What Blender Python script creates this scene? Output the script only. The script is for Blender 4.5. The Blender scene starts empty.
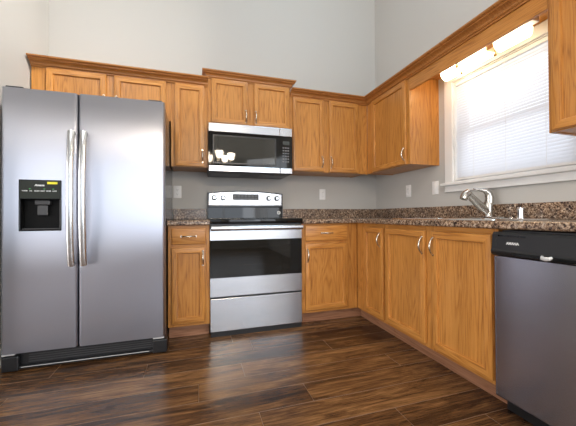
import bpy, bmesh, math, random
from mathutils import Vector, Matrix
random.seed(7)
S = bpy.context.scene
COL = S.collection

# ------------------------------------------------------------------ camera
def add_camera():
    yaw, pitch, roll = (math.radians(a) for a in (17.101, 0.541, -0.320))
    F = Vector((math.sin(yaw)*math.cos(pitch), math.cos(yaw)*math.cos(pitch), math.sin(pitch)))
    R = Vector((math.cos(yaw), -math.sin(yaw), 0)); U = R.cross(F)
    R2 = R*math.cos(roll) + U*math.sin(roll); U2 = -R*math.sin(roll) + U*math.cos(roll)
    cd = bpy.data.cameras.new('camera'); cd.sensor_width = 36; cd.sensor_fit = 'HORIZONTAL'
    cd.lens = 298.39*36/576; cd.clip_start = .05
    c = bpy.data.objects.new('camera', cd); COL.objects.link(c)
    M = Matrix((R2, U2, -F)).transposed().to_4x4(); M.translation = Vector((-2.012, -3.028, .9437))
    c.matrix_world = M; S.camera = c
add_camera()

# ------------------------------------------------------------------ light
W = bpy.data.worlds.new('daylight'); S.world = W; W.use_nodes = True
wt = W.node_tree; bgn = wt.nodes['Background']
# overcast daylight, brighter on the sun's side (+x, beyond the sink window)
tc = wt.nodes.new('ShaderNodeTexCoord'); sp_ = wt.nodes.new('ShaderNodeSeparateXYZ'); mr_ = wt.nodes.new('ShaderNodeMapRange')
wt.links.new(tc.outputs['Generated'], sp_.inputs[0]); wt.links.new(sp_.outputs[0], mr_.inputs[0])
mr_.inputs[1].default_value = -.2; mr_.inputs[2].default_value = .8; mr_.inputs[3].default_value = .95; mr_.inputs[4].default_value = 2.1
wt.links.new(mr_.outputs[0], bgn.inputs[1])
bgn.inputs[0].default_value = (.80, .89, 1, 1)
S.view_settings.view_transform = 'Standard'; S.view_settings.look = 'None'
S.view_settings.gamma = 1; S.view_settings.use_curve_mapping = False
S.view_settings.exposure = 0.42

def area(name, loc, to, sx, sy, power, col):
    ld = bpy.data.lights.new(name, 'AREA'); ld.shape = 'RECTANGLE'; ld.size = sx; ld.size_y = sy
    ld.energy = power; ld.color = col
    o = bpy.data.objects.new(name, ld); COL.objects.link(o); o.location = loc
    o.rotation_euler = (Vector(to)-Vector(loc)).to_track_quat('-Z', 'Y').to_euler()
    return o
# daylight entering through the tall windows behind the camera, plus added fill lights
area('daylight_rear_window', (-4.4, -6.9, 1.9), (-1.6, 0, 2.2), 3.2, 2.0, 10, (.84, .92, 1))
area('daylight_transom', (-4.4, -6.96, 2.92), (-4.4, 0, 2.92), 3.4, .22, 6, (1, .96, .90))
area('daylight_garden_window', (-1.15, -6.9, 1.35), (-1.9, 0, 1.5), 2.0, 2.0, 34, (.84, .91, 1))
area('added_side_fill', (-.06, -5.2, 1.6), (-3.2, -.4, 1.9), 1.6, 1.7, 24, (.93, .96, 1))  # added fill from the right to brighten the left wall
area('daylight_patio_door', (-6.45, -3.0, 1.15), (0, -3.0, 1.0), 3.0, 2.0, 88, (1, .95, .93))
area('added_fill_kitchen', (-.95, -2.0, 4.05), (-2.7, -.8, 1.5), 1.2, 1.2, 24, (.56, .81, 1))  # added cool fill from above for the upper walls
spot_ = area('added_left_wall_fill', (-.5, -2.4, 4.1), (-3.215, -.5, 2.3), .3, .3, 9, (1, .96, .90)); spot_.data.spread = math.radians(48)  # added narrow fill aimed at the left wall, no fixture
area('added_fill_dining', (-3.6, -4.6, 4.05), (-3.4, -4.0, 0), 1.0, 1.0, 36, (.93, .96, 1))  # added overhead fill on the dining side

# ------------------------------------------------------------------ materials
def newmat(name):
    m = bpy.data.materials.new(name); m.use_nodes = True
    nt = m.node_tree; return m, nt, nt.nodes['Principled BSDF']
def N(nt, typ, **kw):
    n = nt.nodes.new(typ)
    for k, v in kw.items():
        if k in n.inputs: n.inputs[k].default_value = v
        else: setattr(n, k, v)
    return n
def ramp(nt, stops, interp='LINEAR'):
    r = nt.nodes.new('ShaderNodeValToRGB'); r.color_ramp.interpolation = interp
    e = r.color_ramp.elements
    while len(e) < len(stops): e.new(.5)
    for el, (p, c) in zip(e, stops): el.position = p; el.color = (*c, 1)
    return r
def flat(name, col, rough=.5, metal=0, spec=.5, bump=0, bscale=400, coat=0):
    m, nt, b = newmat(name)
    b.inputs['Base Color'].default_value = (*col, 1); b.inputs['Roughness'].default_value = rough
    b.inputs['Metallic'].default_value = metal; b.inputs['Specular IOR Level'].default_value = spec
    b.inputs['Coat Weight'].default_value = coat
    g = N(nt, 'ShaderNodeNewGeometry')
    n = N(nt, 'ShaderNodeTexNoise', Scale=bscale, Detail=3.0); nt.links.new(g.outputs['Position'], n.inputs['Vector'])
    if bump:
        bp = N(nt, 'ShaderNodeBump', Strength=bump, Distance=.002)
        nt.links.new(n.outputs['Fac'], bp.inputs['Height']); nt.links.new(bp.outputs[0], b.inputs['Normal'])
    return m
def glow(name, col, strength):
    m, nt, b = newmat(name)
    b.inputs['Base Color'].default_value = (*col, 1); b.inputs['Emission Color'].default_value = (*col, 1)
    b.inputs['Emission Strength'].default_value = strength; b.inputs['Roughness'].default_value = .3
    return m
def wood(name, axis, light=(.575, .262, .064), mid=(.50, .208, .042), dark=(.31, .115, .025), rough=.34):
    m, nt, b = newmat(name); L = nt.links
    g = N(nt, 'ShaderNodeNewGeometry')
    def mapped(cross, along):
        mp = N(nt, 'ShaderNodeMapping'); sc = [cross]*3; sc['xyz'.index(axis)] = along
        mp.inputs['Scale'].default_value = sc; L.new(g.outputs['Position'], mp.inputs['Vector']); return mp
    big = N(nt, 'ShaderNodeTexNoise', Scale=1.0, Detail=2.0, Distortion=.4); L.new(mapped(11, .8).outputs[0], big.inputs['Vector'])
    # annual rings: contour lines of a slow noise give the cathedral figure
    mul = N(nt, 'ShaderNodeMath', operation='MULTIPLY'); mul.inputs[1].default_value = 26; L.new(big.outputs['Fac'], mul.inputs[0])
    fr = N(nt, 'ShaderNodeMath', operation='PINGPONG'); fr.inputs[1].default_value = 1; L.new(mul.outputs[0], fr.inputs[0])
    fine = N(nt, 'ShaderNodeTexNoise', Scale=1.0, Detail=4.0, Roughness=.65); L.new(mapped(260, 7).outputs[0], fine.inputs['Vector'])
    mx = N(nt, 'ShaderNodeMix'); mx.inputs[0].default_value = .78; L.new(fr.outputs[0], mx.inputs[2]); L.new(fine.outputs['Fac'], mx.inputs[3])
    r = ramp(nt, [(.31, dark), (.45, mid), (.64, light)]); L.new(mx.outputs[0], r.inputs[0])
    tone = N(nt, 'ShaderNodeTexNoise', Scale=1.0, Detail=1.0); L.new(mapped(5, .6).outputs[0], tone.inputs['Vector'])
    tr = ramp(nt, [(.3, (.88, .86, .83)), (.7, (1.06, 1.06, 1.06))]); L.new(tone.outputs['Fac'], tr.inputs[0])
    mm = N(nt, 'ShaderNodeMix', data_type='RGBA', blend_type='MULTIPLY'); mm.inputs[0].default_value = 1
    L.new(r.outputs[0], mm.inputs[6]); L.new(tr.outputs[0], mm.inputs[7]); L.new(mm.outputs[2], b.inputs['Base Color'])
    b.inputs['Roughness'].default_value = rough; b.inputs['Specular IOR Level'].default_value = .45
    bp = N(nt, 'ShaderNodeBump', Strength=.12, Distance=.001); L.new(fine.outputs['Fac'], bp.inputs['Height']); L.new(bp.outputs[0], b.inputs['Normal'])
    return m
def steel(name, tangent, col=(.60, .61, .63), rough=.27, aniso=.75, grain='x'):
    m, nt, b = newmat(name); L = nt.links
    b.inputs['Base Color'].default_value = (*col, 1); b.inputs['Metallic'].default_value = 1
    b.inputs['Anisotropic'].default_value = aniso
    cx = N(nt, 'ShaderNodeCombineXYZ')
    for i in range(3): cx.inputs[i].default_value = tangent[i]
    L.new(cx.outputs[0], b.inputs['Tangent'])
    g = N(nt, 'ShaderNodeNewGeometry'); mp = N(nt, 'ShaderNodeMapping')
    sc = [700]*3; sc['xyz'.index(grain)] = 4; mp.inputs['Scale'].default_value = sc
    L.new(g.outputs['Position'], mp.inputs[0])
    n = N(nt, 'ShaderNodeTexNoise', Scale=1.0, Detail=2.0); L.new(mp.outputs[0], n.inputs['Vector'])
    mr = N(nt, 'ShaderNodeMapRange'); mr.inputs[3].default_value = rough-.004; mr.inputs[4].default_value = rough+.004
    L.new(n.outputs['Fac'], mr.inputs[0]); L.new(mr.outputs[0], b.inputs['Roughness'])
    return m

WZ, WX, WY = wood('oak_vertical_grain', 'z'), wood('oak_grain_x', 'x'), wood('oak_grain_y', 'y')
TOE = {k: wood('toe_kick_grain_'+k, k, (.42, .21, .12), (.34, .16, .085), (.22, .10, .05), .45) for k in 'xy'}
DARKER = {k: wood('molding_grain_'+k, k, (.47, .205, .058), (.40, .16, .040), (.28, .10, .024), .32) for k in 'xy'}
WOOD = {'z': WZ, 'x': WX, 'y': WY}
STEEL_F = steel('brushed_steel_refrigerator', (1, 0, 0), (.44, .45, .505), .33, .95, 'x')
STEEL_R = steel('brushed_steel_range', (0, 0, 1), (.52, .525, .545), .25, .65, 'x')
STEEL_D = steel('brushed_steel_dishwasher', (0, 0, 1), (.44, .435, .475), .25, .8, 'y')
CHROME = flat('polished_chrome', (.75, .75, .76), .12, 1)
NICKEL = flat('satin_nickel', (.66, .60, .50), .22, 1)
BLACKG = flat('black_glass', (.005, .005, .005), .04, 0, .32)
BLACKP = flat('black_plastic', (.012, .012, .013), .32, 0, .5, .03, 900)
GREYP = flat('dark_grey_plastic', (.05, .05, .052), .4, 0, .5, .03, 900)
FSIDE = flat('grey_painted_steel', (.055, .055, .058), .16, 0, .6, .04, 500)
SILVERP = flat('silver_plastic', (.55, .55, .54), .35)
WHITEP = flat('white_plastic', (.86, .85, .83), .35)
PAINTW = flat('white_trim_paint', (.76, .75, .73), .4, 0, .5, .03, 60)
PRINT = flat('white_print', (.75, .75, .75), .5)
YELLOW = flat('yellow_sticker', (.80, .72, .03), .5)
GREENP = flat('green_print', (.08, .45, .12), .5)
WALL = flat('greige_wall_paint', (.51, .494, .462), .62, 0, .35, .10, 260)
CEIL = flat('white_ceiling_paint', (.74, .74, .73), .8, 0, .3, .15, 120)
FIXTURE = flat('white_enamel', (.80, .79, .76), .35)
SINKM = flat('stainless_sink', (.72, .71, .69), .22, 1)

def mk_glass(name, tint, transp, rough=.02):
    m, nt, b = newmat(name); L = nt.links
    b.inputs['Base Color'].default_value = (*tint, 1); b.inputs['Roughness'].default_value = rough
    t = N(nt, 'ShaderNodeBsdfTransparent'); mx = N(nt, 'ShaderNodeMixShader'); mx.inputs[0].default_value = transp
    out = nt.nodes['Material Output']
    L.new(b.outputs[0], mx.inputs[1]); L.new(t.outputs[0], mx.inputs[2]); L.new(mx.outputs[0], out.inputs[0])
    return m
OVENG = mk_glass('tinted_oven_glass', (.010, .009, .007), .22)
MICROG = mk_glass('microwave_window_glass', (.055, .053, .046), .10, .03)
WINDG = mk_glass('window_glass', (.6, .65, .65), .9)

def mk_blind():
    m, nt, b = newmat('white_vinyl_slat'); L = nt.links
    b.inputs['Base Color'].default_value = (.76, .77, .80, 1); b.inputs['Roughness'].default_value = .4
    t = N(nt, 'ShaderNodeBsdfTranslucent'); t.inputs[0].default_value = (.86, .88, .92, 1)
    mx = N(nt, 'ShaderNodeMixShader'); mx.inputs[0].default_value = .30
    L.new(b.outputs[0], mx.inputs[1]); L.new(t.outputs[0], mx.inputs[2]); L.new(mx.outputs[0], nt.nodes['Material Output'].inputs[0])
    return m
SLAT = mk_blind()

def mk_counter():
    m, nt, b = newmat('speckled_laminate'); L = nt.links
    g = N(nt, 'ShaderNodeNewGeometry')
    def noise(sc, det, dist=0.0):
        n = N(nt, 'ShaderNodeTexNoise', Scale=sc, Detail=det, Roughness=.65, Distortion=dist); L.new(g.outputs['Position'], n.inputs['Vector']); return n
    r1 = ramp(nt, [(.30, (.012, .009, .009)), (.41, (.055, .034, .026)), (.49, (.23, .145, .09)), (.57, (.42, .31, .215)), (.70, (.70, .60, .48))])
    L.new(noise(84, 6, .5).outputs['Fac'], r1.inputs[0])
    v = N(nt, 'ShaderNodeTexVoronoi', Scale=130.0); L.new(g.outputs['Position'], v.inputs['Vector'])
    vr = ramp(nt, [(.25, (.25, .20, .18)), (.5, (1, 1, 1))]); L.new(v.outputs['Distance'], vr.inputs[0])
    mm = N(nt, 'ShaderNodeMix', data_type='RGBA', blend_type='MULTIPLY'); mm.inputs[0].default_value = .75
    L.new(r1.outputs[0], mm.inputs[6]); L.new(vr.outputs[0], mm.inputs[7])
    r2 = ramp(nt, [(.4, (.75, .75, .78)), (.65, (1.25, 1.2, 1.15))]); L.new(noise(22, 2).outputs['Fac'], r2.inputs[0])
    m2 = N(nt, 'ShaderNodeMix', data_type='RGBA', blend_type='MULTIPLY'); m2.inputs[0].default_value = 1
    L.new(mm.outputs[2], m2.inputs[6]); L.new(r2.outputs[0], m2.inputs[7]); L.new(m2.outputs[2], b.inputs['Base Color'])
    b.inputs['Roughness'].default_value = .22
    return m
COUNTER = mk_counter()

def mk_floor():
    m, nt, b = newmat('dark_walnut_laminate'); L = nt.links
    g = N(nt, 'ShaderNodeNewGeometry'); at = N(nt, 'ShaderNodeAttribute', attribute_name='plank')
    sh = N(nt, 'ShaderNodeVectorMath', operation='SCALE'); L.new(at.outputs['Color'], sh.inputs[0]); sh.inputs['Scale'].default_value = 40
    ad = N(nt, 'ShaderNodeVectorMath', operation='ADD'); L.new(g.outputs['Position'], ad.inputs[0]); L.new(sh.outputs[0], ad.inputs[1])
    def noise(scale, det, dist, rgh=.6):
        mp = N(nt, 'ShaderNodeMapping'); mp.inputs['Scale'].default_value = scale; L.new(ad.outputs[0], mp.inputs[0])
        n = N(nt, 'ShaderNodeTexNoise', Scale=1.0, Detail=det, Distortion=dist, Roughness=rgh); L.new(mp.outputs[0], n.inputs[0]); return n
    a = noise((2.0, 16, 16), 7, 1.1, .72); f = noise((7, 170, 170), 4, .3)
    mx = N(nt, 'ShaderNodeMix'); mx.inputs[0].default_value = .35; L.new(a.outputs['Fac'], mx.inputs[2]); L.new(f.outputs['Fac'], mx.inputs[3])
    sx = N(nt, 'ShaderNodeSeparateColor'); L.new(at.outputs['Color'], sx.inputs[0])
    of = N(nt, 'ShaderNodeMapRange'); of.inputs[3].default_value = -.05; of.inputs[4].default_value = .05; L.new(sx.outputs[1], of.inputs[0])
    sm = N(nt, 'ShaderNodeMath', operation='ADD'); L.new(mx.outputs[0], sm.inputs[0]); L.new(of.outputs[0], sm.inputs[1])
    r = ramp(nt, [(.33, (.009, .005, .003)), (.42, (.038, .017, .009)), (.50, (.098, .045, .018)), (.59, (.195, .095, .036)), (.70, (.34, .18, .070))])
    L.new(sm.outputs[0], r.inputs[0]); L.new(r.outputs[0], b.inputs['Base Color'])
    b.inputs['Roughness'].default_value = .27; b.inputs['Specular IOR Level'].default_value = .5
    bp = N(nt, 'ShaderNodeBump', Strength=.25, Distance=.0015); L.new(mx.outputs[0], bp.inputs['Height']); L.new(bp.outputs[0], b.inputs['Normal'])
    return m
FLOORM = mk_floor()
SEAM = flat('plank_edge_highlight', (.20, .12, .07), .35)  # lighter colour paints the highlight onto the plank bevels

# ------------------------------------------------------------------ mesh helpers
def box(bm, x0, x1, y0, y1, z0, z1, bev=0, seg=2, mi=0):
    lo = [min(x0, x1), min(y0, y1), min(z0, z1)]; hi = [max(x0, x1), max(y0, y1), max(z0, z1)]
    r = bmesh.ops.create_cube(bm, size=1)
    for v in r['verts']:
        for i in range(3): v.co[i] = lo[i] if v.co[i] < 0 else hi[i]
    fs = list({f for v in r['verts'] for f in v.link_faces})
    for f in fs: f.material_index = mi
    if bev:
        es = list({e for f in fs for e in f.edges})
        rb = bmesh.ops.bevel(bm, geom=es, offset=bev, segments=seg, affect='EDGES', profile=.5)
        for f in rb['faces']: f.material_index = mi
def cyl(bm, c, r, h, axis='z', r2=None, seg=24, bev=0):
    rot = {'z': Matrix(), 'x': Matrix.Rotation(math.pi/2, 4, 'Y'), 'y': Matrix.Rotation(math.pi/2, 4, 'X')}[axis]
    q = bmesh.ops.create_cone(bm, cap_ends=True, segments=seg, radius1=r, radius2=r if r2 is None else r2, depth=h, matrix=Matrix.Translation(c) @ rot)
    if bev:
        es = [e for e in {e for v in q['verts'] for e in v.link_edges} if any(len(f.verts) > 4 for f in e.link_faces)]
        bmesh.ops.bevel(bm, geom=es, offset=bev, segments=2, affect='EDGES', profile=.5)
def tube(bm, pts, rad, seg=10, flatten=None):
    """Tube through points; rad a number or list; flatten=(axis vector, factor) squashes the section."""
    pts = [Vector(p) for p in pts]; n = len(pts)
    rad = [rad]*n if not isinstance(rad, (list, tuple)) else rad
    rings = []; ref = None
    for i, p in enumerate(pts):
        t = (pts[min(i+1, n-1)]-pts[max(i-1, 0)]).normalized()
        if ref is None: ref = t.orthogonal().normalized()
        ref = (ref - t*ref.dot(t)).normalized(); bi = t.cross(ref)
        ring = []
        for k in range(seg):
            a = 2*math.pi*k/seg; off = (ref*math.cos(a)+bi*math.sin(a))*rad[i]
            if flatten: ax = Vector(flatten[0]); off += ax*off.dot(ax)*(flatten[1]-1)
            ring.append(bm.verts.new(p+off))
        rings.append(ring)
    for a, b in zip(rings, rings[1:]):
        for k in range(seg): bm.faces.new((a[k], a[(k+1) % seg], b[(k+1) % seg], b[k]))
    bm.faces.new(rings[0][::-1]); bm.faces.new(rings[-1])
def lathe(bm, c, prof, seg=24):
    rings = []
    for r, z in prof:
        rings.append([bm.verts.new((c[0]+r*math.cos(2*math.pi*k/seg), c[1]+r*math.sin(2*math.pi*k/seg), c[2]+z)) for k in range(seg)])
    for a, b in zip(rings, rings[1:]):
        for k in range(seg): bm.faces.new((a[k], a[(k+1) % seg], b[(k+1) % seg], b[k]))
    bm.faces.new(rings[0][::-1]); bm.faces.new(rings[-1])
def extrude(bm, poly, vec):
    """Prism from a polygon (list of 3-D points)."""
    a = [bm.verts.new(p) for p in poly]; b = [bm.verts.new(Vector(p)+Vector(vec)) for p in poly]
    n = len(a)
    for i in range(n): bm.faces.new((a[i], a[(i+1) % n], b[(i+1) % n], b[i]))
    bm.faces.new(a[::-1]); bm.faces.new(b)
def sweep(bm, prof, path):
    """Closed profile [(d, z)] along path(d) -> list of xy points, mitred at the corners."""
    rows = [[bm.verts.new((x, y, z)) for x, y in path(d)] for d, z in prof]
    n = len(rows); k = len(rows[0])
    for i in range(n):
        a, b = rows[i], rows[(i+1) % n]
        for j in range(k-1): bm.faces.new((a[j], a[j+1], b[j+1], b[j]))
    bm.faces.new([r[0] for r in rows]); bm.faces.new([r[-1] for r in rows][::-1])

def obj(name, bm, mats, parent=None, smooth=False, label=None):
    bmesh.ops.recalc_face_normals(bm, faces=bm.faces)
    me = bpy.data.meshes.new(name)
    o = bpy.data.objects.new(name, me); COL.objects.link(o)
    root = parent
    while root is not None and root.parent is not None: root = root.parent
    if root is not None:
        bmesh.ops.translate(bm, verts=bm.verts, vec=-root.location); o.parent = parent
    bm.to_mesh(me); bm.free()
    for m in (mats if isinstance(mats, (list, tuple)) else [mats]): me.materials.append(m)
    if smooth:
        for p in me.polygons: p.use_smooth = True
        me.set_sharp_from_angle(angle=math.radians(38))
    if label: o['label'] = label
    return o
def thing(name, label, cat, loc, group=None):
    o = bpy.data.objects.new(name, None); COL.objects.link(o); o.location = loc; o.empty_display_size = .1
    o['label'] = label; o['category'] = cat
    if group: o['group'] = group
    return o
def tag(o, label, cat, group=None):
    o['label'] = label; o['category'] = cat
    if group: o['group'] = group
    return o
def struct(name, bm, mats, parent=None, label=None):
    o = obj(name, bm, mats, parent)
    if parent is None: o['kind'] = 'structure'
    if label: o['label'] = label
    return o
def P(name, parent, mats, *boxes, bev=0, smooth=False, label=None):
    """A part made of boxes (x0,x1,y0,y1,z0,z1)."""
    bm = bmesh.new()
    for b in boxes: box(bm, *b, bev=bev)
    return obj(name, bm, mats, parent, smooth, label)
def cut(o, boxes):
    """Carve boxes (in world coordinates) out of a part."""
    root = o
    while root.parent is not None: root = root.parent
    bm = bmesh.new()
    for b in boxes: box(bm, *b)
    bmesh.ops.translate(bm, verts=bm.verts, vec=-root.location)
    me = bpy.data.meshes.new('cutter'); bm.to_mesh(me); bm.free()
    c = bpy.data.objects.new('cutter', me); COL.objects.link(c); c.location = root.location
    md = o.modifiers.new('cut', 'BOOLEAN'); md.object = c; md.operation = 'DIFFERENCE'; md.solver = 'EXACT'
    bpy.context.view_layer.update()
    new = bpy.data.meshes.new_from_object(o.evaluated_get(bpy.context.evaluated_depsgraph_get()))
    o.modifiers.clear(); o.data = new
    bpy.data.objects.remove(c, do_unlink=True)
def text(name, body, size, loc, facing, mat, parent, bold=0, shear=0):
    """Lettering as a thin mesh; facing 'y' looks towards -y, 'x' looks towards -x."""
    cu = bpy.data.curves.new(name, 'FONT'); cu.body = body; cu.size = size; cu.extrude = .0004
    cu.align_x = 'CENTER'; cu.align_y = 'CENTER'; cu.offset = bold; cu.shear = shear
    t = bpy.data.objects.new(name, cu); COL.objects.link(t)
    bpy.context.view_layer.update()
    me = bpy.data.meshes.new_from_object(t.evaluated_get(bpy.context.evaluated_depsgraph_get()))
    bpy.data.objects.remove(t, do_unlink=True)
    R = Matrix(((1, 0, 0), (0, 0, -1), (0, 1, 0))) if facing == 'y' else Matrix(((0, 0, -1), (-1, 0, 0), (0, 1, 0)))
    me.transform(Matrix.Translation(loc) @ R.to_4x4())
    root = parent
    while root.parent is not None: root = root.parent
    me.transform(Matrix.Translation(-root.location))
    me.materials.clear(); me.materials.append(mat)
    o = bpy.data.objects.new(name, me); COL.objects.link(o); o.parent = parent
    return o

# wall frames of reference: u runs along the wall, d is the distance out of it
def wbox(wall, u0, u1, d0, d1, z0, z1):
    return (u0, u1, -d0, -d1, z0, z1) if wall == 'back' else (-d0, -d1, u0, u1, z0, z1)
def wpt(wall, u, d, z): return (u, -d, z) if wall == 'back' else (-d, u, z)
def wgrain(wall): return 'x' if wall == 'back' else 'y'

# ------------------------------------------------------------------ setting
LX = -3.215                                     # left kitchen wall
def make_floor():
    bm = bmesh.new(); lay = bm.faces.layers.float_color.new('plank')
    joints = {0: -1.725, -1: -1.44, -2: -.787, -3: -1.739, -4: -2.31, -5: -2.84, 1: -1.084}
    w, Lp, g = .168, 1.215, .0013
    for i in range(-10, 33):
        y1 = -1.605-w*i; y0 = y1-w
        if y1 < -7.1: continue
        if y0 > 0: continue
        x = joints.get(i, random.uniform(-1, 0)); x -= math.ceil((x+6.6)/Lp)*Lp
        while x < .2:
            xa, xb, ya, yb = max(x, -6.6), min(x+Lp, .12), max(y0, -7.1), min(y1, .12)
            x += Lp
            if xb-xa < .02: continue
            o = [bm.verts.new((a, b, -.0022)) for a, b in ((xa, ya), (xb, ya), (xb, yb), (xa, yb))]
            t = [bm.verts.new((a, b, 0)) for a, b in ((xa+g, ya+g), (xb-g, ya+g), (xb-g, yb-g), (xa+g, yb-g))]
            c = (random.random(), random.random(), random.random(), 1)
            fs = [bm.faces.new(t)] + [bm.faces.new((o[k], o[(k+1) % 4], t[(k+1) % 4], t[k])) for k in range(4)]
            for q, f in enumerate(fs): f[lay] = c; f.material_index = 1 if q else 0
    box(bm, -6.6, .12, -7.1, .12, -.06, -.0023)
    return struct('floor', bm, [FLOORM, SEAM], label='dark brown wood plank floor')
make_floor()
def S_box(name, mats, *boxes, label=None):
    bm = bmesh.new()
    for b in boxes: box(bm, *b)
    return struct(name, bm, mats, label=label)
H = 4.2
S_box('wall_back', WALL, (LX-.12, .12, 0, .12, 0, H), label='greige back wall behind the range')
WY0, WY1, WZ0, WZ1 = -1.100, -1.945, 1.205, 2.03       # sink window opening
S_box('wall_right', WALL, (0, .12, WY0, 0, 0, H), (0, .12, -4.3, WY1, 0, H), (0, .12, -7.1, -6.1, 0, H), (0, .12, -6.1, -4.3, 0, .7), (0, .12, -6.1, -4.3, 2.5, H), (0, .12, WY1, WY0, 0, WZ0), (0, .12, WY1, WY0, WZ1, H),
      label='greige right wall with the window over the sink')
S_box('wall_left', WALL, (LX-.12, LX, -.95, 0, 0, H), label='greige wall beside the refrigerator')
S_box('wall_dining', WALL, (-6.6, LX-.12, -.95, -.83, 0, H))
S_box('wall_rear', WALL, (-6.6, .12, -7.1, -7.0, 0, .35), (-6.6, .12, -7.1, -7.0, 2.55, 2.78), (-6.6, .12, -7.1, -7.0, 3.06, H), (-6.6, -6.2, -7.1, -7, .35, 3.06), (-2.6, -2.2, -7.1, -7, .35, 3.06), (-.1, .12, -7.1, -7, .35, 3.06), (-2.2, -.1, -7.1, -7, 2.4, 3.06))
S_box('wall_patio', WALL, (-6.6, -6.5, -7, -4.6, 0, H), (-6.6, -6.5, -1.4, -.95, 0, H), (-6.6, -6.5, -4.6, -1.4, 2.2, H))
S_box('door_1', PAINTW, (-6.58, -6.52, -4.6, -4.52, 0, 2.2), (-6.58, -6.52, -1.48, -1.4, 0, 2.2), (-6.58, -6.52, -3.05, -2.95, 0, 2.2), (-6.58, -6.52, -4.52, -1.48, 2.12, 2.2), (-6.58, -6.52, -4.52, -1.48, 0, .08), label='white framed patio door on the dining side')
S_box('ceiling', CEIL, (-6.6, .12, -7.1, .12, H, H+.1))
S_box('baseboard_left', PAINTW, (LX, LX+.016, -.95, -.02, 0, .09), (LX, LX+.028, -.95, -.02, 0, .018), (LX-.12, LX+.016, -.966, -.95, 0, .09))
def rear_window(name, x0, x1, z0, z1, t, bars):
    return S_box(name, PAINTW, (x0, x1, -7.08, -7.0, z0, z0+t), (x0, x1, -7.08, -7.0, z1-t, z1), *((x-t/2, x+t/2, -7.08, -7.0, z0+t, z1-t) for x in bars), label='white framed window behind the camera')
rear_window('window_2', -6.2, -2.6, .35, 2.55, .06, (-6.17, -5.0, -3.8, -2.63))
rear_window('window_4', -2.2, -.1, .35, 2.4, .06, (-2.17, -1.15, -.13))
rear_window('window_3', -6.2, -2.6, 2.78, 3.06, .04, (-6.18, -5.0, -3.8, -2.62))

S_box('added_window_5', PAINTW, (0, .08, -6.1, -6.03, .7, 2.5), (0, .08, -4.37, -4.3, .7, 2.5), (0, .08, -6.03, -4.37, .7, .77), (0, .08, -6.03, -4.37, 2.43, 2.5), label='added white framed window on the right wall, unseen behind the camera')  # added unseen window, there for the side fill

# sink window: casing, stool, apron, sashes, glass
win = bpy.data.objects.new('window_1', None); COL.objects.link(win); win.location = (0, -1.5, 1.2)
win['kind'] = 'structure'; win['label'] = 'white framed window above the sink'
P('casing', win, PAINTW, (-.018, 0, -1.026, WY0-.004, 1.206, 2.085), (-.018, 0, WY1+.004, -1.972, 1.206, 2.085), (-.019, 0, -1.026, -1.972, WZ1-.004, 2.10), bev=.003)
P('jamb', win, PAINTW, (0, .118, WY0, WY0-.012, WZ0, WZ1), (0, .118, WY1+.012, WY1, WZ0, WZ1), (0, .118, WY0, WY1, WZ1-.012, WZ1), (0, .118, WY0, WY1, WZ0-.001, WZ0+.012))
P('stool', win, PAINTW, (-.055, 0, -1.010, -1.995, 1.183, 1.206), bev=.005)
P('apron', win, PAINTW, (-.016, 0, -1.022, -1.985, 1.132, 1.183), (-.022, 0, -1.022, -1.985, 1.132, 1.142), bev=.002)
ya, yb = WY0-.013, WY1+.013
def sash(name, x0, x1, z0, z1, t=.038):
    o = P(name, win, PAINTW, (x0, x1, ya, ya-t, z0, z1), (x0, x1, yb+t, yb, z0, z1), (x0, x1, ya, yb, z0, z0+t), (x0, x1, ya, yb, z1-t, z1))
    P('pane', o, WINDG, ((x0+x1)/2-.002, (x0+x1)/2+.002, ya-t, yb+t, z0+t, z1-t))
sash('upper_sash', .092, .114, 1.600, WZ1-.013); sash('lower_sash', .066, .090, WZ0+.013, 1.640)

# ------------------------------------------------------------------ cabinets
def mitre_frame(bm, wall, u0, u1, z0, z1, d, t, w, flip=1):
    """Door frame: rounded outer edge, flat face, moulded inner edge, made of mitred rings."""
    rings = [(0, 0), (0, t-.005), (.002, t-.0015), (.006, t), (w-.007, t), (w-.004, t-.0015), (w, t-.0135), (w, 0)]
    vs = []
    for ins, dep in rings:
        vs.append([bm.verts.new(wpt(wall, u, d+dep, z)) for u, z in ((u0+ins, z0+ins), (u1-ins, z0+ins), (u1-ins, z1-ins), (u0+ins, z1-ins))])
    for a, b in zip(vs, vs[1:]):
        for k in range(4):
            f = bm.faces.new((a[k], a[(k+1) % 4], b[(k+1) % 4], b[k])); f.material_index = 0 if k % 2 else 1
def pull(name, parent, wall, u, z, d, length, vertical):
    bm = bmesh.new(); pts = []; rad = []
    for k in range(15):
        s = k/14; a = math.pi*s
        along = (s-.5)*length; out = .003+.026*math.sin(a)**.75
        pts.append(wpt(wall, u, d+out, z+along) if vertical else wpt(wall, u+along, d+out, z)); rad.append(.0042+.0016*math.sin(a))
    tube(bm, pts, rad, 10)
    for e in (-1, 1):
        c = wpt(wall, u, d+.002, z+e*length/2) if vertical else wpt(wall, u+e*length/2, d+.002, z)
        cyl(bm, c, .0075, .004, 'y' if wall == 'back' else 'x', seg=14)
    obj(name, bm, NICKEL, parent, True)
def door(parent, wall, u0, u1, z0, z1, d, handle=None, w=.046):
    u0, u1 = min(u0, u1), max(u0, u1); t = .020
    bm = bmesh.new(); mitre_frame(bm, wall, u0, u1, z0, z1, d+.0025, t, w)
    dr = obj('door', bm, [WZ, WOOD[wgrain(wall)]], parent, True)
    P('door_panel', dr, WZ, wbox(wall, u0+w-.002, u1-w+.002, d+.002, d+.0085, z0+w-.002, z1-w+.002))
    if handle: pull('handle', dr, wall, handle[0], handle[1], d+t, .105, True)
    return dr
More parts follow.
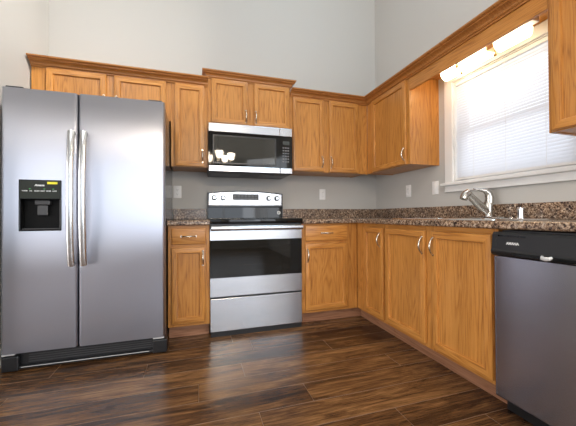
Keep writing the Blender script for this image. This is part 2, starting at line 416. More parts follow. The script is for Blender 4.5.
def drawer(parent, wall, u0, u1, z0, z1, d):
    bm = bmesh.new(); box(bm, *wbox(wall, u0, u1, d+.0025, d+.020, z0, z1), bev=.005, seg=3)
    o = obj('drawer', bm, WOOD[wgrain(wall)], parent, True)
    pull('handle', o, wall, (u0+u1)/2, (z0+z1)/2, d+.02, .105, False)
def face_frame(parent, wall, d, stiles, rails, lab=None):
    """stiles (u0,u1,z0,z1) with vertical grain, rails with grain along the wall."""
    bm = bmesh.new()
    for s in stiles: box(bm, *wbox(wall, s[0], s[1], d-.019, d, s[2], s[3]), bev=.0012, seg=1, mi=0)
    for s in rails: box(bm, *wbox(wall, s[0], s[1], d-.019, d-.0004, s[2], s[3]), mi=1)
    return obj('face_frame', bm, [WZ, WOOD[wgrain(wall)]], parent)
def carcass(parent, wall, u0, u1, d, z0, z1):
    """Open-fronted box of panels behind the face frame, closed at the back."""
    g = .001; d -= .0195; t = .016; bm = bmesh.new()
    lo, hi = min(u0, u1)+g, max(u0, u1)-g
    box(bm, *wbox(wall, lo, lo+t, .001, d, z0, z1)); box(bm, *wbox(wall, hi-t, hi, .001, d, z0, z1))
    box(bm, *wbox(wall, lo+t, hi-t, .001, d, z0+.004, z0+t+.004), mi=1); box(bm, *wbox(wall, lo+t, hi-t, .001, d, z1-t, z1), mi=1)
    box(bm, *wbox(wall, lo+t, hi-t, .001, .006, z0+t, z1-t))
    return obj('cabinet_box', bm, [WZ, WOOD[wgrain(wall)]], parent)
UB, UT, UD = 1.372, 2.134, .305
def wall_cabinet(label, wall, u0, u1, z0, z1, doors, stiles, rail_b=.03, rail_t=.06, z_door=None):
    lo, hi = min(u0, u1), max(u0, u1)
    t = thing('wall_cabinet', label, 'cabinet', wpt(wall, (lo+hi)/2, 0, z0), 'oak wall cabinets')
    carcass(t, wall, lo, hi, UD, z0, z1)
    face_frame(t, wall, UD, [(a, b, z0, z1) for a, b in stiles], [(lo+.003, hi-.003, z0+.0005, z0+rail_b), (lo+.003, hi-.003, z1-rail_t, z1-.0005)])
    zd = z_door or (z0+.005, z1-.049)
    for a, b, h in doors: door(t, wall, a, b, zd[0], zd[1], UD, h)
    return t
# above the refrigerator
wall_cabinet('wide short oak cabinet above the refrigerator with two doors', 'back', -3.205, -2.217, 1.757, UT,
    [(-3.103, -2.700, (-2.716, 1.862)), (-2.643, -2.254, (-2.627, 1.862))],
    [(-3.205, -3.117), (-3.115, -3.09), (-2.712, -2.632), (-2.266, -2.217)], z_door=(1.775, 2.086))
wall_cabinet('narrow oak wall cabinet with one door between refrigerator and microwave', 'back', -2.216, -1.912, UB, UT,
    [(-2.185, -1.942, (-1.957, 1.466))], [(-2.216, -2.172), (-1.955, -1.912)])
wall_cabinet('raised oak cabinet with two doors directly above the microwave', 'back', -1.911, -1.149, 1.755, 2.212,
    [(-1.880, -1.560, (-1.576, 1.850)), (-1.500, -1.166, (-1.484, 1.850))], [(-1.911, -1.866), (-1.572, -1.488), (-1.180, -1.149)], z_door=(1.775, 2.166))
wall_cabinet('oak wall cabinet with two doors right of the microwave', 'back', -1.148, -.326, UB, UT,
    [(-1.123, -.806, (-.826, 1.472)), (-.746, -.424, (-.728, 1.472))], [(-1.148, -1.105), (-.82, -.735), (-.438, -.3056)])
wall_cabinet('oak wall cabinet on the right wall between room corner and window', 'right', -.952, -.306, UB, UT,
    [(-.417, -.920, (-.905, 1.462))], [(-.952, -.905), (-.432, -.306)])
wall_cabinet('oak wall cabinet right of the window above the dishwasher', 'right', -2.74, -1.978, 1.354, UT,
    [(-2.000, -2.338, (-2.322, 1.460)), (-2.38, -2.718, (-2.396, 1.460))], [(-2.021, -1.978), (-2.395, -2.325), (-2.74, -2.698)])

CROWN = [(.0008, 2.086), (.010, 2.086), (.012, 2.089), (.012, 2.096), (.020, 2.098), (.024, 2.103), (.026, 2.110), (.034, 2.118), (.046, 2.123), (.058, 2.125), (.060, 2.127), (.060, 2.133), (.070, 2.134), (.077, 2.138), (.080, 2.143), (.080, 2.149), (.0008, 2.149)]
def crown(label, path, dz=0, grain='x'):
    bm = bmesh.new(); sweep(bm, [(d, z+dz) for d, z in CROWN], path)
    tag(obj('crown_molding', bm, DARKER[grain]), label, 'molding', 'oak crown moldings')
crown('oak crown molding along the cabinets above refrigerator, left run', lambda d: [(-3.203, -.305-d), (-1.913, -.305-d)])
crown('highest oak crown molding, wrapping the raised cabinet above microwave', lambda d: [(-1.9115-d*.6, -.004), (-1.9115-d*.6, -.305-d*.75), (-1.1485+d*.6, -.305-d*.75), (-1.1485+d*.6, -.004)], .077)
crown('long oak crown molding turning the corner and passing over window', lambda d: [(-1.146, -.305-d), (-.305-d, -.305-d), (-.305-d, -2.74)])
v = thing('valance', 'oak valance board spanning between cabinets above the sink window', 'valance', (-.295, -1.475, 2.0))
P('valance_board', v, WY, (-.3045, -.286, -.954, -1.9765, 1.988, 2.133), bev=.0015)
P('top_board', v, WY, (-.286, -.002, -.954, -1.9765, 2.112, 2.130))

BD = .61
def base_cabinet(label, wall, u0, u1, doors, stiles, rails, drawers=(), toe=None, zd=(.132, .845), face=None):
    lo, hi = min(u0, u1), max(u0, u1); f0, f1 = face or (lo, hi); t0, t1 = toe or (f0, f1)
    t = thing('base_cabinet', label, 'cabinet', wpt(wall, (lo+hi)/2, 0, 0), 'oak base cabinets')
    g = .001; d = BD-.0195; w = .016; bm = bmesh.new()
    box(bm, *wbox(wall, lo+g, lo+w, .001, d, .106, .874)); box(bm, *wbox(wall, hi-w, hi-g, .001, d, .106, .874))
    box(bm, *wbox(wall, lo+w, hi-w, .001, d, .110, .126), mi=1); box(bm, *wbox(wall, lo+w, hi-w, .001, .006, .126, .874))
    obj('cabinet_box', bm, [WZ, WOOD[wgrain(wall)]], t)
    face_frame(t, wall, BD, [(a, b, .105, .875) for a, b in stiles], [(f0+.003, f1-.003, a, b) for a, b in rails])
    bm = bmesh.new()
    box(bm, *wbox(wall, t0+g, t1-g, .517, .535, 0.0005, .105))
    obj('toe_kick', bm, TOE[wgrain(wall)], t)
    for a, b, h in doors: door(t, wall, a, b, *(zd), BD, h)
    for a, b, z0, z1 in drawers: drawer(t, wall, a, b, z0, z1, BD)
    return t
R_D = [(.1055, .145), (.70, .735), (.845, .8745)]
R_N = [(.1055, .145), (.835, .8745)]
base_cabinet('narrow oak base cabinet with one drawer between refrigerator and range', 'back', -2.216, -1.913,
    [(-2.190, -1.944, (-1.963, .622))], [(-2.216, -2.176), (-1.957, -1.913)], R_D, [(-2.190, -1.944, .731, .852)], zd=(.132, .705))
base_cabinet('oak base cabinet with one drawer right of the range', 'back', -1.147, -.612,
    [(-1.118, -.721, (-1.100, .602))], [(-1.147, -1.104), (-.735, -.612)], R_D, [(-1.118, -.721, .727, .858)], zd=(.132, .702), toe=(-1.147, -.534))
base_cabinet('oak corner base cabinet with one narrow door left of sink cabinet', 'right', -1.041, -.002,
    [(-.752, -1.026, (-.992, .750))], [(-.768, -.612), (-1.041, -1.010)], R_N, face=(-1.041, -.612), toe=(-1.041, -.536))
base_cabinet('wide oak sink base cabinet with two tall doors beside dishwasher', 'right', -1.943, -1.042,
    [(-1.058, -1.470, (-1.453, .752)), (-1.528, -1.921, (-1.545, .752))], [(-1.075, -1.042), (-1.545, -1.455), (-1.943, -1.905)], R_N)

# ------------------------------------------------------------------ countertops
NOSE = [(.60, .876), (.640, .876), (.646, .879), (.648, .885), (.648, .903), (.646, .910), (.640, .914), (.60, .914)]
ct = thing('countertop', 'short speckled brown countertop between refrigerator and range', 'countertop', (-2.064, 0, .876), 'speckled laminate countertops')
bm = bmesh.new(); extrude(bm, [(-2.219, -d, z) for d, z in [(.001, .876)]+NOSE[1:-1]+[(.001, .914)]], (.306, 0, 0))
obj('worktop', bm, COUNTER, ct)
P('backsplash', ct, COUNTER, (-2.219, -1.913, -.021, -.001, .9145, 1.016), bev=.003)
ct = thing('countertop', 'long L-shaped speckled brown countertop holding the sink', 'countertop', (-.32, -1.3, .876), 'speckled laminate countertops')
SX0, SX1, SY0, SY1 = -.555, -.075, -1.075, -1.885      # sink cut-out
CE = -2.57
bm = bmesh.new()
extrude(bm, [(-1.147, -d, z) for d, z in [(.001, .876)]+NOSE[1:-1]+[(.001, .914)]], (.547, 0, 0))
extrude(bm, [(-d, -.598, z-.0004) for d, z in NOSE], (0, CE+.598, 0))
for b in ((-.60, -.001, SY0, -.001), (-.60, -.001, CE, SY1), (-.60, SX0, SY1, SY0), (SX1, -.001, SY1, SY0)): box(bm, b[0], b[1], b[2], b[3], .876, .914)
obj('worktop', bm, COUNTER, ct)
P('backsplash', ct, COUNTER, (-1.147, -.001, -.021, -.001, .9145, 1.016), (-.021, -.001, CE, -.021, .9145, 1.016), bev=.003)

# ------------------------------------------------------------------ sink, faucet
sk = thing('sink', 'stainless double bowl sink set into the countertop', 'sink', (-.315, -1.48, .75))
bm = bmesh.new()
def ring4(x0, x1, y0, y1, z, r, n=5):
    out = []
    for cx, cy, a0 in ((x1-r, y1-r, 0), (x0+r, y1-r, 90), (x0+r, y0+r, 180), (x1-r, y0+r, 270)):
        for k in range(n):
            a = math.radians(a0+90*k/(n-1)); out.append(bm.verts.new((cx+r*math.cos(a), cy+r*math.sin(a), z)))
    return out
def loft(a, b):
    for k in range(len(a)): bm.faces.new((a[k], a[(k+1) % len(a)], b[(k+1) % len(b)], b[k]))
RX0, RX1, RY0, RY1 = -.585, -.045, -1.905, -1.055
o0 = ring4(RX0, RX1, RY0, RY1, .9148, .03); o1 = ring4(RX0+.004, RX1-.004, RY0+.004, RY1-.004, .9200, .028)
loft(o0, o1)
bowls = [(-.545, -.145, -1.868, -1.490), (-.545, -.145, -1.470, -1.092)]
es = []
for q in (o1,): es += [bm.edges.get((q[k], q[(k+1) % len(q)])) for k in range(len(q))]
for x0, x1, y0, y1 in bowls:
    t = ring4(x0, x1, y0, y1, .9195, .05); es += [bm.edges.new((t[k], t[(k+1) % len(t)])) for k in range(len(t))]
    m_ = ring4(x0+.006, x1-.006, y0+.006, y1-.006, .905, .05); l = ring4(x0+.016, x1-.016, y0+.016, y1-.016, .765, .06)
    bt = ring4(x0+.05, x1-.05, y0+.05, y1-.05, .752, .05)
    loft(t, m_); loft(m_, l); loft(l, bt); bm.faces.new(bt)
bmesh.ops.triangle_fill(bm, use_beauty=True, use_dissolve=False, edges=es)
obj('basin', bm, SINKM, sk, True)
for x0, x1, y0, y1 in bowls:
    bm = bmesh.new(); lathe(bm, ((x0+x1)/2, (y0+y1)/2, .7525), [(.045, 0), (.045, .003), (.036, .004), (.030, .001)]); obj('drain', bm, CHROME, sk, True)
FAUC = flat('brushed_nickel_faucet', (.50, .47, .43), .26, 1)
FX, FY = -.100, -1.478
fa = thing('faucet', 'brushed steel single lever faucet with pull-out spout behind the sink', 'faucet', (FX, FY, .92))
bm = bmesh.new(); box(bm, FX-.028, FX+.028, FY-.125, FY+.125, .9202, .931, bev=.004); obj('base_plate', bm, FAUC, fa, True)
bm = bmesh.new(); lathe(bm, (FX, FY, .931), [(.034, 0), (.034, .006), (.030, .012), (.029, .05), (.029, .085), (.026, .10)]); obj('body', bm, FAUC, fa, True)
bm = bmesh.new()
tube(bm, [(FX-.012, FY+.004, .965), (FX-.05, FY+.008, .995), (FX-.10, FY+.013, 1.037), (FX-.15, FY+.018, 1.080)], [.028, .027, .025, .023], 14); sp = obj('spout', bm, FAUC, fa, True)
bm = bmesh.new()
tube(bm, [(FX-.140, FY+.017, 1.090), (FX-.158, FY+.019, 1.094), (FX-.176, FY+.022, 1.080), (FX-.190, FY+.024, 1.050)], [.014, .024, .026, .0245], 16); obj('spray_head', bm, FAUC, sp, True)
bm = bmesh.new()
tube(bm, [(FX+.004, FY-.004, 1.025), (FX+.006, FY-.006, 1.06), (FX-.002, FY-.004, 1.092), (FX-.025, FY+.002, 1.110), (FX-.06, FY+.012, 1.116), (FX-.10, FY+.024, 1.120)], [.028, .027, .024, .017, .010, .006], 14)
obj('lever', bm, FAUC, fa, True)
bm = bmesh.new(); lathe(bm, (-.098, -1.690, .9202), [(.022, 0), (.022, .004), (.0165, .006), (.0165, .05), (.019, .052), (.019, .064), (.016, .068)])
tag(obj('soap_dispenser', bm, CHROME, None, True), 'small chrome cylinder cap standing right of the faucet', 'soap dispenser')
bm = bmesh.new(); lathe(bm, (-.092, -1.628, .9202), [(.019, 0), (.018, .004), (.010, .008)])
tag(obj('sink_hole_cover', bm, CHROME, None, True), 'low round chrome button between faucet and chrome cylinder', 'cap')

# ------------------------------------------------------------------ refrigerator
FXL, FXR, FG, FYF = -3.139, -2.222, -2.7375, -.803
fr = thing('refrigerator', 'tall stainless side-by-side refrigerator with ice dispenser', 'refrigerator', (-2.675, -.42, 0))
P('body', fr, FSIDE, (FXL+.004, FXR-.002, -.728, -.045, .03, 1.728), bev=.004)
def fr_door(x0, x1):
    r = .018; pts = []
    for k in range(7):
        a = math.radians(90*k/6); pts.append((x1-r+r*math.sin(a), FYF+r-r*math.cos(a)))
    pts += [(x1, -.735), (x0, -.735)]
    for k in range(7):
        a = math.radians(90*k/6); pts.append((x0+r-r*math.cos(a), FYF+r-r*math.sin(a)))
    bm = bmesh.new(); extrude(bm, [(x, y, .116) for x, y in pts], (0, 0, 1.622))
    return obj('door', bm, STEEL_F, fr, True)
d1 = fr_door(FXL, FG-.0035); d2 = fr_door(FG+.0035, FXR)
DX0, DX1, DZ0, DZ1 = -3.048, -2.826, .858, 1.176
cut(d1, [(DX0+.004, DX1-.004, -.9, -.752, DZ0+.004, DZ1-.004)])
for p in d1.data.polygons: p.use_smooth = False
dp = P('dispenser', d1, BLACKG, (DX0, DX1, -.8075, -.790, 1.055, DZ1), (DX0, DX0+.009, -.8075, -.79, DZ0, 1.055), (DX1-.009, DX1, -.8075, -.79, DZ0, 1.055), (DX0, DX1, -.8075, -.79, DZ0, DZ0+.009), bev=.003)
P('niche', dp, flat('niche_black', (.006, .006, .006), .5, 0, .12), (DX0+.006, DX1-.006, -.757, -.753, DZ0+.006, 1.06), (DX0+.005, DX0+.009, -.79, -.755, DZ0+.006, 1.06), (DX1-.009, DX1-.005, -.79, -.755, DZ0+.006, 1.06), (DX0+.006, DX1-.006, -.79, -.755, DZ0+.005, DZ0+.010))
P('control_panel', dp, flat('dispenser_panel', (.020, .023, .017), .3, 0, .25), (DX0+.007, DX1-.007, -.8090, -.8072, 1.060, DZ1-.006), bev=.0006)
P('paddle', dp, GREYP, (-2.962, -2.906, -.785, -.776, .955, 1.018), bev=.004)
P('nozzle', dp, GREYP, (-2.975, -2.893, -.79, -.762, 1.02, 1.05), bev=.006)
P('drip_tray', dp, GREYP, (DX0+.016, DX1-.016, -.800, -.758, DZ0+.0105, DZ0+.016), bev=.001)
text('logo', 'Amana', .018, (-2.940, -.8093, 1.142), 'y', PRINT, dp, .0006, .2)
P('sticker', dp, YELLOW, (-2.900, -2.846, -.8096, -.8091, 1.150, 1.164))
for k, wd in enumerate(('WATER', 'ICE', 'CRUSH', 'LIGHT', 'FILTER', 'LOCK')):
    text('button_text', wd, .0085, (-3.016+k*.031, -.8093, 1.106), 'y', PRINT, dp, .0003)
for x in (-2.99, -2.915, -2.868): P('indicator', dp, GREENP, (x-.004, x+.004, -.8095, -.8091, 1.117, 1.121))
def fr_handle(x, parent):
    bm = bmesh.new(); pts = []; rad = []
    for k in range(25):
        s = k/24; z = .640+s*.845
        y = FYF-.030-.028*math.sin(math.pi*s)**.8
        pts.append((x, y, z)); rad.append(.0115)
    pts = [(x, FYF-.004, .650)] + pts + [(x, FYF-.004, 1.475)]
    tube(bm, pts, [.011]+rad+[.011], 16, ((1, 0, 0), 1.8))
    obj('handle', bm, steel('handle_steel', (0, 0, 1), (.62, .62, .62), .2, .5, 'z'), parent, True)
fr_handle(-2.764, d1); fr_handle(-2.697, d2)
for x in (FXL+.06, FXR-.06): P('hinge_cover', fr, GREYP, (x-.045, x+.045, -.79, -.66, 1.7385, 1.752), bev=.005)
gr = P('base_grille', fr, BLACKP, (FXL+.012, FXR-.008, -.770, -.73, .028, .104), (FXL+.01, FXR-.006, -.792, -.73, .014, .030), bev=.004)
P('grille_slot', gr, GREYP, *[(FXL+.13, FXR-.06, -.773, -.769, .045+.014*k, .050+.014*k) for k in range(4)])
P('grille_trim', gr, SILVERP, (FXL+.10, FXR-.10, -.7945, -.791, .0245, .0275))
for x0, x1 in ((FXL+.004, FXL+.07), (FXR-.075, FXR-.004)):
    P('lower_hinge', fr, SILVERP, (x0, x1, -.798, -.74, .104, .1145), bev=.003)
    P('roller_cover', fr, BLACKP, (x0-.002, x1+.02, -.800, -.74, .006, .098), bev=.008)

# ------------------------------------------------------------------ range
rg = thing('range', 'stainless electric range with black glass top under the microwave', 'stove', (-1.53, -.33, 0))
X0, X1, YF = -1.9095, -1.1540, -.632
P('body', rg, BLACKP, (X0+.002, X0+.022, -.615, -.03, .03, .895), (X1-.022, X1-.002, -.615, -.03, .03, .895), (X0+.002, X1-.002, -.05, -.03, .03, .895), (X0+.002, X1-.002, -.615, -.03, .03, .05), (X0+.002, X1-.002, -.615, -.03, .29, .31), (X0+.02, X1-.02, -.56, -.03, .855, .895))
bm = bmesh.new(); box(bm, X0-.0008, X1+.0008, -.655, -.062, .884, .9235, bev=.007, seg=3); ck = obj('cooktop', bm, BLACKG, rg, True)
for x, y, r in ((-1.72, -.48, .10), (-1.33, -.48, .115), (-1.72, -.22, .075), (-1.33, -.22, .085)):
    bm = bmesh.new(); n = 48
    for q in (r, r*.62):
        a = [bm.verts.new((x+(q)*math.cos(2*math.pi*k/n), y+q*math.sin(2*math.pi*k/n), .9238)) for k in range(n)]
        b = [bm.verts.new((x+(q-.003)*math.cos(2*math.pi*k/n), y+(q-.003)*math.sin(2*math.pi*k/n), .9238)) for k in range(n)]
        for k in range(n): bm.faces.new((a[k], a[(k+1) % n], b[(k+1) % n], b[k]))
    obj('burner_ring', bm, flat('burner_ring_print', (.12, .12, .12), .3), ck)
def arch(x, lo, hi): t = (x-(X0+X1)/2)/((X1-X0)/2); return hi-(hi-lo)*t*t
def arched(x0, x1, y0, y1, zb, lo, hi, n=20):
    bm = bmesh.new(); xs = [x0+(x1-x0)*k/n for k in range(n+1)]
    extrude(bm, [(x0, y0, zb), (x1, y0, zb)]+[(x, y0, arch(x, lo, hi)) for x in reversed(xs)], (0, y1-y0, 0)); return bm
bg = obj('backguard', arched(X0+.001, X1-.001, -.055, -.008, .9, 1.172, 1.196), BLACKP, rg, True)
obj('steel_panel', arched(X0+.016, X1-.016, -.0605, -.0545, 1.052, 1.160, 1.183), STEEL_R, bg)
P('ledge', bg, BLACKP, (X0+.003, X1-.003, -.068, -.05, 1.030, 1.050), bev=.004)
bm = bmesh.new(); extrude(bm, [(X0+.010, -.062, .926), (X0+.010, -.056, 1.028), (X0+.010, -.05, 1.028), (X0+.010, -.05, .926)], (X1-X0-.020, 0, 0)); obj('lower_panel', bm, BLACKG, bg)
bm = bmesh.new(); cyl(bm, (-1.199, -.0612, .976), .0185, .0014, 'y'); obj('round_sticker', bm, WHITEP, bg)
bm = bmesh.new(); cyl(bm, (-1.199, -.0621, .976), .0115, .0006, 'y'); obj('sticker_print', bm, flat('grey_print', (.3, .3, .3), .5), bg)
dsp = P('display', bg, BLACKP, (-1.668, -1.408, -.0628, -.060, 1.103, 1.162), bev=.0008)
for r_ in range(2):
    for k in range(7): P('display_key', dsp, flat('key_grey', (.09, .09, .09), .4), (-1.655+k*.035, -1.632+k*.035, -.0634, -.0627, 1.110+r_*.026, 1.124+r_*.026))
for x in (-1.846, -1.762, -1.304, -1.220):
    bm = bmesh.new(); cyl(bm, (x, -.0635, 1.122), (.0255), .006, 'y'); cyl(bm, (x, -.077, 1.122), .0205, .022, 'y', bev=.003)
    kn = obj('knob', bm, BLACKP, bg, True)
    bm = bmesh.new(); cyl(bm, (x, -.0885, 1.122), .0125, .003, 'y'); box(bm, x-.003, x+.003, -.0935, -.0885, 1.110, 1.135, bev=.001); obj('knob_face', bm, CHROME, kn, True)
# oven door: steel frame around a glass pane, cavity with two racks behind
od = P('oven_door', rg, STEEL_R, (X0, X1, YF, -.617, .754, .842), (X0, X1, YF, -.617, .3125, .458))
P('door_glass', od, OVENG, (X0, X1, YF, YF+.005, .4585, .7535))
P('inner_frame', od, BLACKP, (X0+.002, X0+.11, YF+.007, -.617, .4585, .7535), (X1-.11, X1-.002, YF+.007, -.617, .4585, .7535), (X0+.11, X1-.11, YF+.007, -.617, .4585, .50), (X0+.11, X1-.11, YF+.007, -.617, .700, .7535))
bm = bmesh.new()
tube(bm, [(X0+.006, -.682, .850), (X1-.006, -.682, .850)], .0195, 18, ((0, 1, 0), .6)); hd = obj('handle', bm, STEEL_R, od, True)
P('handle_bracket', hd, STEEL_R, (X0+.022, X0+.05, -.677, YF-.0006, .838, .8615), (X1-.05, X1-.022, -.677, YF-.0006, .838, .8615), bev=.003)
P('door_top_trim', od, BLACKP, (X0+.002, X1-.002, YF+.004, -.617, .8425, .880))
P('oven_cavity', rg, flat('oven_enamel', (.05, .05, .055), .35), (X0+.024, X1-.024, -.12, -.11, .33, .85), (X0+.024, X0+.034, -.61, -.12, .33, .85), (X1-.034, X1-.024, -.61, -.12, .33, .85), (X0+.024, X1-.024, -.61, -.11, .325, .335), (X0+.024, X1-.024, -.61, -.11, .842, .852))
for z in (.545, .645):
    P('oven_rack', rg, CHROME, (X0+.036, X1-.036, -.60, -.594, z, z+.006), (X0+.036, X1-.036, -.14, -.134, z, z+.006), *[(X0+.05+k*.041, X0+.054+k*.041, -.60, -.134, z+.002, z+.006) for k in range(17)])
P('drawer', rg, STEEL_R, (X0, X1, YF, -.617, .040, .2965), bev=.003)
P('drawer_gap_trim', rg, BLACKP, (X0+.001, X1-.001, YF+.006, -.6165, .2970, .3120))
P('kick', rg, BLACKP, (X0+.004, X1-.004, -.628, -.60, .0005, .039))

# ------------------------------------------------------------------ microwave
mw = thing('microwave', 'stainless and black over-the-range microwave under the raised cabinet', 'microwave', (-1.53, -.2, 1.335))
MZ0, MZ1, MY = 1.328, 1.7525, -.390
P('body', mw, BLACKP, (X0+.001, X1-.001, -.352, -.004, MZ0+.014, MZ1), bev=.003)
md = P('door', mw, BLACKG, (X0, -1.274, MY+.004, -.353, 1.384, 1.676))
P('window', md, MICROG, (-1.862, -1.322, MY+.0015, MY+.0035, 1.412, 1.640))
wf = P('window_frame', md, BLACKP, (-1.874, -1.310, MY+.0005, MY+.0038, 1.640, 1.651), (-1.874, -1.310, MY+.0005, MY+.0038, 1.401, 1.412), (-1.874, -1.862, MY+.0005, MY+.0038, 1.412, 1.640), (-1.322, -1.310, MY+.0005, MY+.0038, 1.412, 1.640))
P('top_trim', md, STEEL_R, (X0, -1.274, MY, -.353, 1.677, MZ1-.001), bev=.004)
P('lower_trim', md, STEEL_R, (X0, -1.274, MY, -.353, MZ0+.004, 1.383), bev=.004)
cp = P('control_panel', mw, BLACKG, (-1.2715, X1, MY+.004, -.353, 1.384, 1.676))
P('top_trim', cp, STEEL_R, (-1.2715, X1, MY, -.353, 1.677, MZ1-.001), bev=.004)
P('lower_trim', cp, STEEL_R, (-1.2715, X1, MY, -.353, MZ0+.004, 1.383), bev=.004)
P('display', cp, flat('dim_display', (.05, .055, .05), .2), (-1.246, -1.182, MY+.0025, MY+.0045, 1.600, 1.634))
keyw = flat('key_print', (.16, .16, .165), .5)
for r_ in range(6):
    for c_ in range(3):
        P('key', cp, keyw, (-1.248+c_*.023, -1.232+c_*.023, MY+.0028, MY+.0045, 1.566-r_*.0255, 1.577-r_*.0255))
P('underside', mw, GREYP, (X0+.006, X1-.006, -.375, -.01, MZ0, MZ0+.0135), bev=.003)
for x in (-1.75, -1.31): P('vent_filter', mw, flat('filter_mesh', (.16, .16, .165), .4, .6), (x-.13, x+.13, -.30, -.10, MZ0-.003, MZ0-.0003), bev=.001)

# ------------------------------------------------------------------ dishwasher
dw = thing('dishwasher', 'stainless dishwasher with black control panel under the counter end', 'dishwasher', (-.32, -2.25, 0))
DY0, DY1 = -1.947, -2.547
P('tub', dw, GREYP, (-.598, -.03, DY1+.006, DY0-.006, .10, .868))
bm = bmesh.new(); r = .003; pts = []
for k in range(6):
    a = math.radians(90*k/5); pts.append((-.648+r-r*math.cos(a), DY0-r+r*math.sin(a)-.002))
for k in range(6):
    a = math.radians(90*k/5); pts.append((-.648+r-r*math.sin(a), DY1+r-r*math.cos(a)+.002))
pts += [(-.60, DY1+.002), (-.60, DY0-.002)]
extrude(bm, [(x, y, .088) for x, y in pts], (0, 0, .660)); obj('door', bm, STEEL_D, dw, True)
bm = bmesh.new()
extrude(bm, [(x, DY0-.001, z) for x, z in ((-.60, .752), (-.652, .752), (-.664, .760), (-.667, .772), (-.667, .776), (-.662, .782), (-.655, .852), (-.648, .862), (-.60, .862))], (0, DY1-DY0+.002, 0))
pn = obj('control_panel', bm, BLACKP, dw)
P('panel_recess', pn, BLACKG, (-.669, -.663, DY1+.06, DY0-.10, .757, .7715), bev=.002)
P('vent_slot', pn, BLACKG, *[(-.6585, -.654, DY0-.030-k*.014, DY0-.040-k*.014, .843, .848) for k in range(9)])
text('logo', 'AMANA', .0155, (-.6605, -2.046, .8125), 'x', PRINT, pn, .0007)
bm = bmesh.new(); tube(bm, [(-.668, -2.170, .772), (-.676, -2.176, .766), (-.678, -2.188, .764), (-.676, -2.200, .766), (-.668, -2.206, .772)], [.005, .008, .009, .008, .005], 10); obj('latch', bm, SILVERP, pn, True)
P('panel_line', pn, GREYP, (-.6605, -.657, DY0-.022, DY0-.0235, .785, .835))
P('kick_plate', dw, BLACKP, (-.575, -.56, DY1+.004, DY0-.003, .004, .086))

# ------------------------------------------------------------------ outlets
def wall_plate(label, wall, u, z, kind):
    t = thing('outlet' if kind == 'outlet' else 'light_switch', label, 'outlet' if kind == 'outlet' else 'switch', wpt(wall, u, 0, z), 'white wall plates above the counters')
    bm = bmesh.new(); box(bm, *wbox(wall, u-.036, u+.036, .0005, .006, z-.058, z+.058), bev=.003); obj('cover_plate', bm, WHITEP, t, True)
    dark = flat('slot_dark', (.05, .05, .05), .6)
    if kind == 'outlet':
        for dz in (-.021, .021):
            bm = bmesh.new(); box(bm, *wbox(wall, u-.016, u+.016, .005, .0078, z+dz-.014, z+dz+.014), bev=.004); s = obj('socket', bm, WHITEP, t, True)
            P('socket_slots', s, dark, *[wbox(wall, u+e*.006-.001, u+e*.006+.001, .0070, .0081, z+dz-.004, z+dz+.006) for e in (-1, 1)], wbox(wall, u-.002, u+.002, .0070, .0081, z+dz-.010, z+dz-.007))
    else:
        bm = bmesh.new(); box(bm, *wbox(wall, u-.016, u+.016, .005, .0085, z-.033, z+.033), bev=.002); obj('rocker', bm, WHITEP, t, True)
    for dz in (-.05, .05) if kind != 'outlet' else (0,):
        P('screw', t, SILVERP, wbox(wall, u-.0025, u+.0025, .0055, .0066, z+dz-.0025, z+dz+.0025))
wall_plate('white outlet on the back wall between refrigerator and range', 'back', -2.182, 1.178, 'outlet')
wall_plate('white outlet on the back wall right of the range', 'back', -.683, 1.177, 'outlet')
wall_plate('white outlet on the right wall under the corner cabinet', 'right', -.558, 1.182, 'outlet')
wall_plate('white switch plate on the right wall beside the window stool', 'right', -.905, 1.182, 'switch')

# ------------------------------------------------------------------ window blind
bl = thing('window_blind', 'white horizontal mini blind hanging closed in the sink window', 'blind', (.03, -1.52, 1.25))
bya, byb = WY0-.018, WY1+.014
P('headrail', bl, PAINTW, (.006, .036, bya, byb, 1.990, WZ1-.0135), bev=.002)
zs = 1.976; pitch = .0212; n = 0
while zs > 1.253:
    bm = bmesh.new(); tilt = math.radians(65); c = []
    for k in range(5):
        s = (k/4-.5)*.0255; bow = .0008*(1-(2*k/4-1)**2)
        c.append((.021-s*math.cos(tilt)-bow*math.sin(tilt), zs-s*math.sin(tilt)+bow*math.cos(tilt)))
    a = [bm.verts.new((x, bya, z)) for x, z in c]; b = [bm.verts.new((x, byb, z)) for x, z in c]
    for k in range(4): bm.faces.new((a[k], a[k+1], b[k+1], b[k]))
    so = obj('slat', bm, SLAT, bl, True)
    zs -= pitch
P('bottom_rail', bl, PAINTW, (.009, .033, bya, byb, 1.224, 1.240), bev=.003)
P('ladder_cord', bl, WHITEP, *[(.0055, .007, y-.0008, y+.0008, 1.236, 1.99) for y in (bya-.16, (bya+byb)/2, byb+.16)])

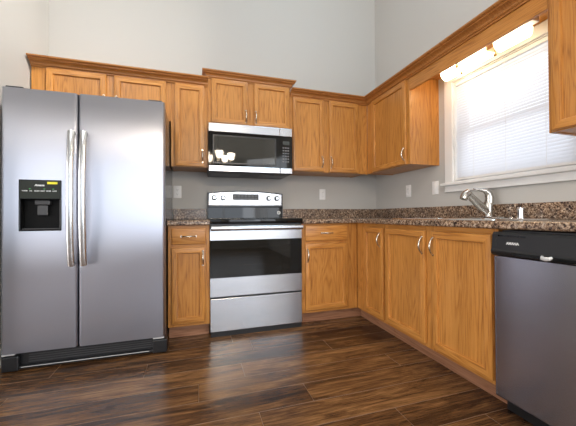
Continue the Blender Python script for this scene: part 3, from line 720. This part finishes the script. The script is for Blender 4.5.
# ------------------------------------------------------------------ light over the sink
lf = thing('light_fixture', 'lit strip light with frosted shades behind the valance above window', 'light', (-.15, -1.48, 2.1115))
P('base_channel', lf, FIXTURE, (-.195, -.105, -1.165, -1.815, 2.062, 2.111), bev=.004)
for a, b, lit in ((-1.178, -1.302, 11), (-1.338, -1.545, 3.5), (-1.605, -1.775, 3.5)):
    bm = bmesh.new()
    pr = [(-.150+.052*math.sin(math.radians(t)), 2.048-.062*math.cos(math.radians(t))) for t in range(-90, 91, 15)]
    extrude(bm, [(x, a, z) for x, z in pr]+[(-.098, a, 2.061), (-.202, a, 2.061)], (0, b-a, 0)); obj('shade', bm, glow('frosted_lit_glass', (1, .82, .54), lit), lf, True)
for y in (-1.320, -1.580):
    bm = bmesh.new(); cyl(bm, (-.15, y, 2.024), .004, .076); cyl(bm, (-.15, y, 1.983), .009, .012, bev=.002); obj('finial', bm, flat('brass', (.30, .20, .08), .3, 1), lf, True)
tan = flat('socket_tan', (.62, .45, .25), .5)
for a, b in ((-1.303, -1.337), (-1.546, -1.604)): P('socket', lf, tan, (-.19, -.11, a, b, 2.02, 2.0615), bev=.004)

# ------------------------------------------------------------------ lamps out of view: reflected chandelier, added ceiling lamps
chn = thing('chandelier', 'five-arm chandelier with white glass shades hanging over dining area', 'chandelier', (-1.58, -4.0, 2.0))
cx, cy = -1.58, -4.0
bm = bmesh.new(); lathe(bm, (cx, cy, 1.98), [(.004, 0), (.03, .02), (.04, .06), (.02, .10), (.015, .22), (.03, .25), (.008, .29), (.006, 2.19), (.06, 2.195), (.06, 2.215)]); obj('stem', bm, NICKEL, chn, True)
for k in range(5):
    a = 2*math.pi*k/5+.3; ca, sa = math.cos(a), math.sin(a)
    bm = bmesh.new(); tube(bm, [(cx+ca*r, cy+sa*r, z) for r, z in ((.03, 2.05), (.10, 2.0), (.19, 1.99), (.255, 2.03), (.27, 2.09))], .008, 8); obj('arm', bm, NICKEL, chn, True)
    bm = bmesh.new(); lathe(bm, (cx+ca*.27, cy+sa*.27, 2.09), [(.025, 0), (.045, .02), (.062, .06), (.068, .10), (.08, .135)]); obj('shade', bm, glow('lit_chandelier_glass', (1, .85, .66), 52), chn, True)
for lab, x, y in (('added flush ceiling lamp, unseen above the kitchen floor', -.95, -2.0), ('added flush ceiling lamp, unseen above the dining floor', -3.6, -4.6)):
    t = thing('added_ceiling_lamp', lab, 'lamp', (x, y, H), 'added ceiling lamps')  # added fixtures, unseen, placed with the overhead fill lights
    bm = bmesh.new(); cyl(bm, (x, y, H-.0145), .19, .028, seg=32); obj('lamp_base', bm, FIXTURE, t, True)
    bm = bmesh.new(); lathe(bm, (x, y, H-.029), [(.02, -.055), (.10, -.045), (.15, -.025), (.175, 0)][:], 32); obj('lamp_dome', bm, glow('lit_dome_glass', (1, .93, .83), 4), t, True)
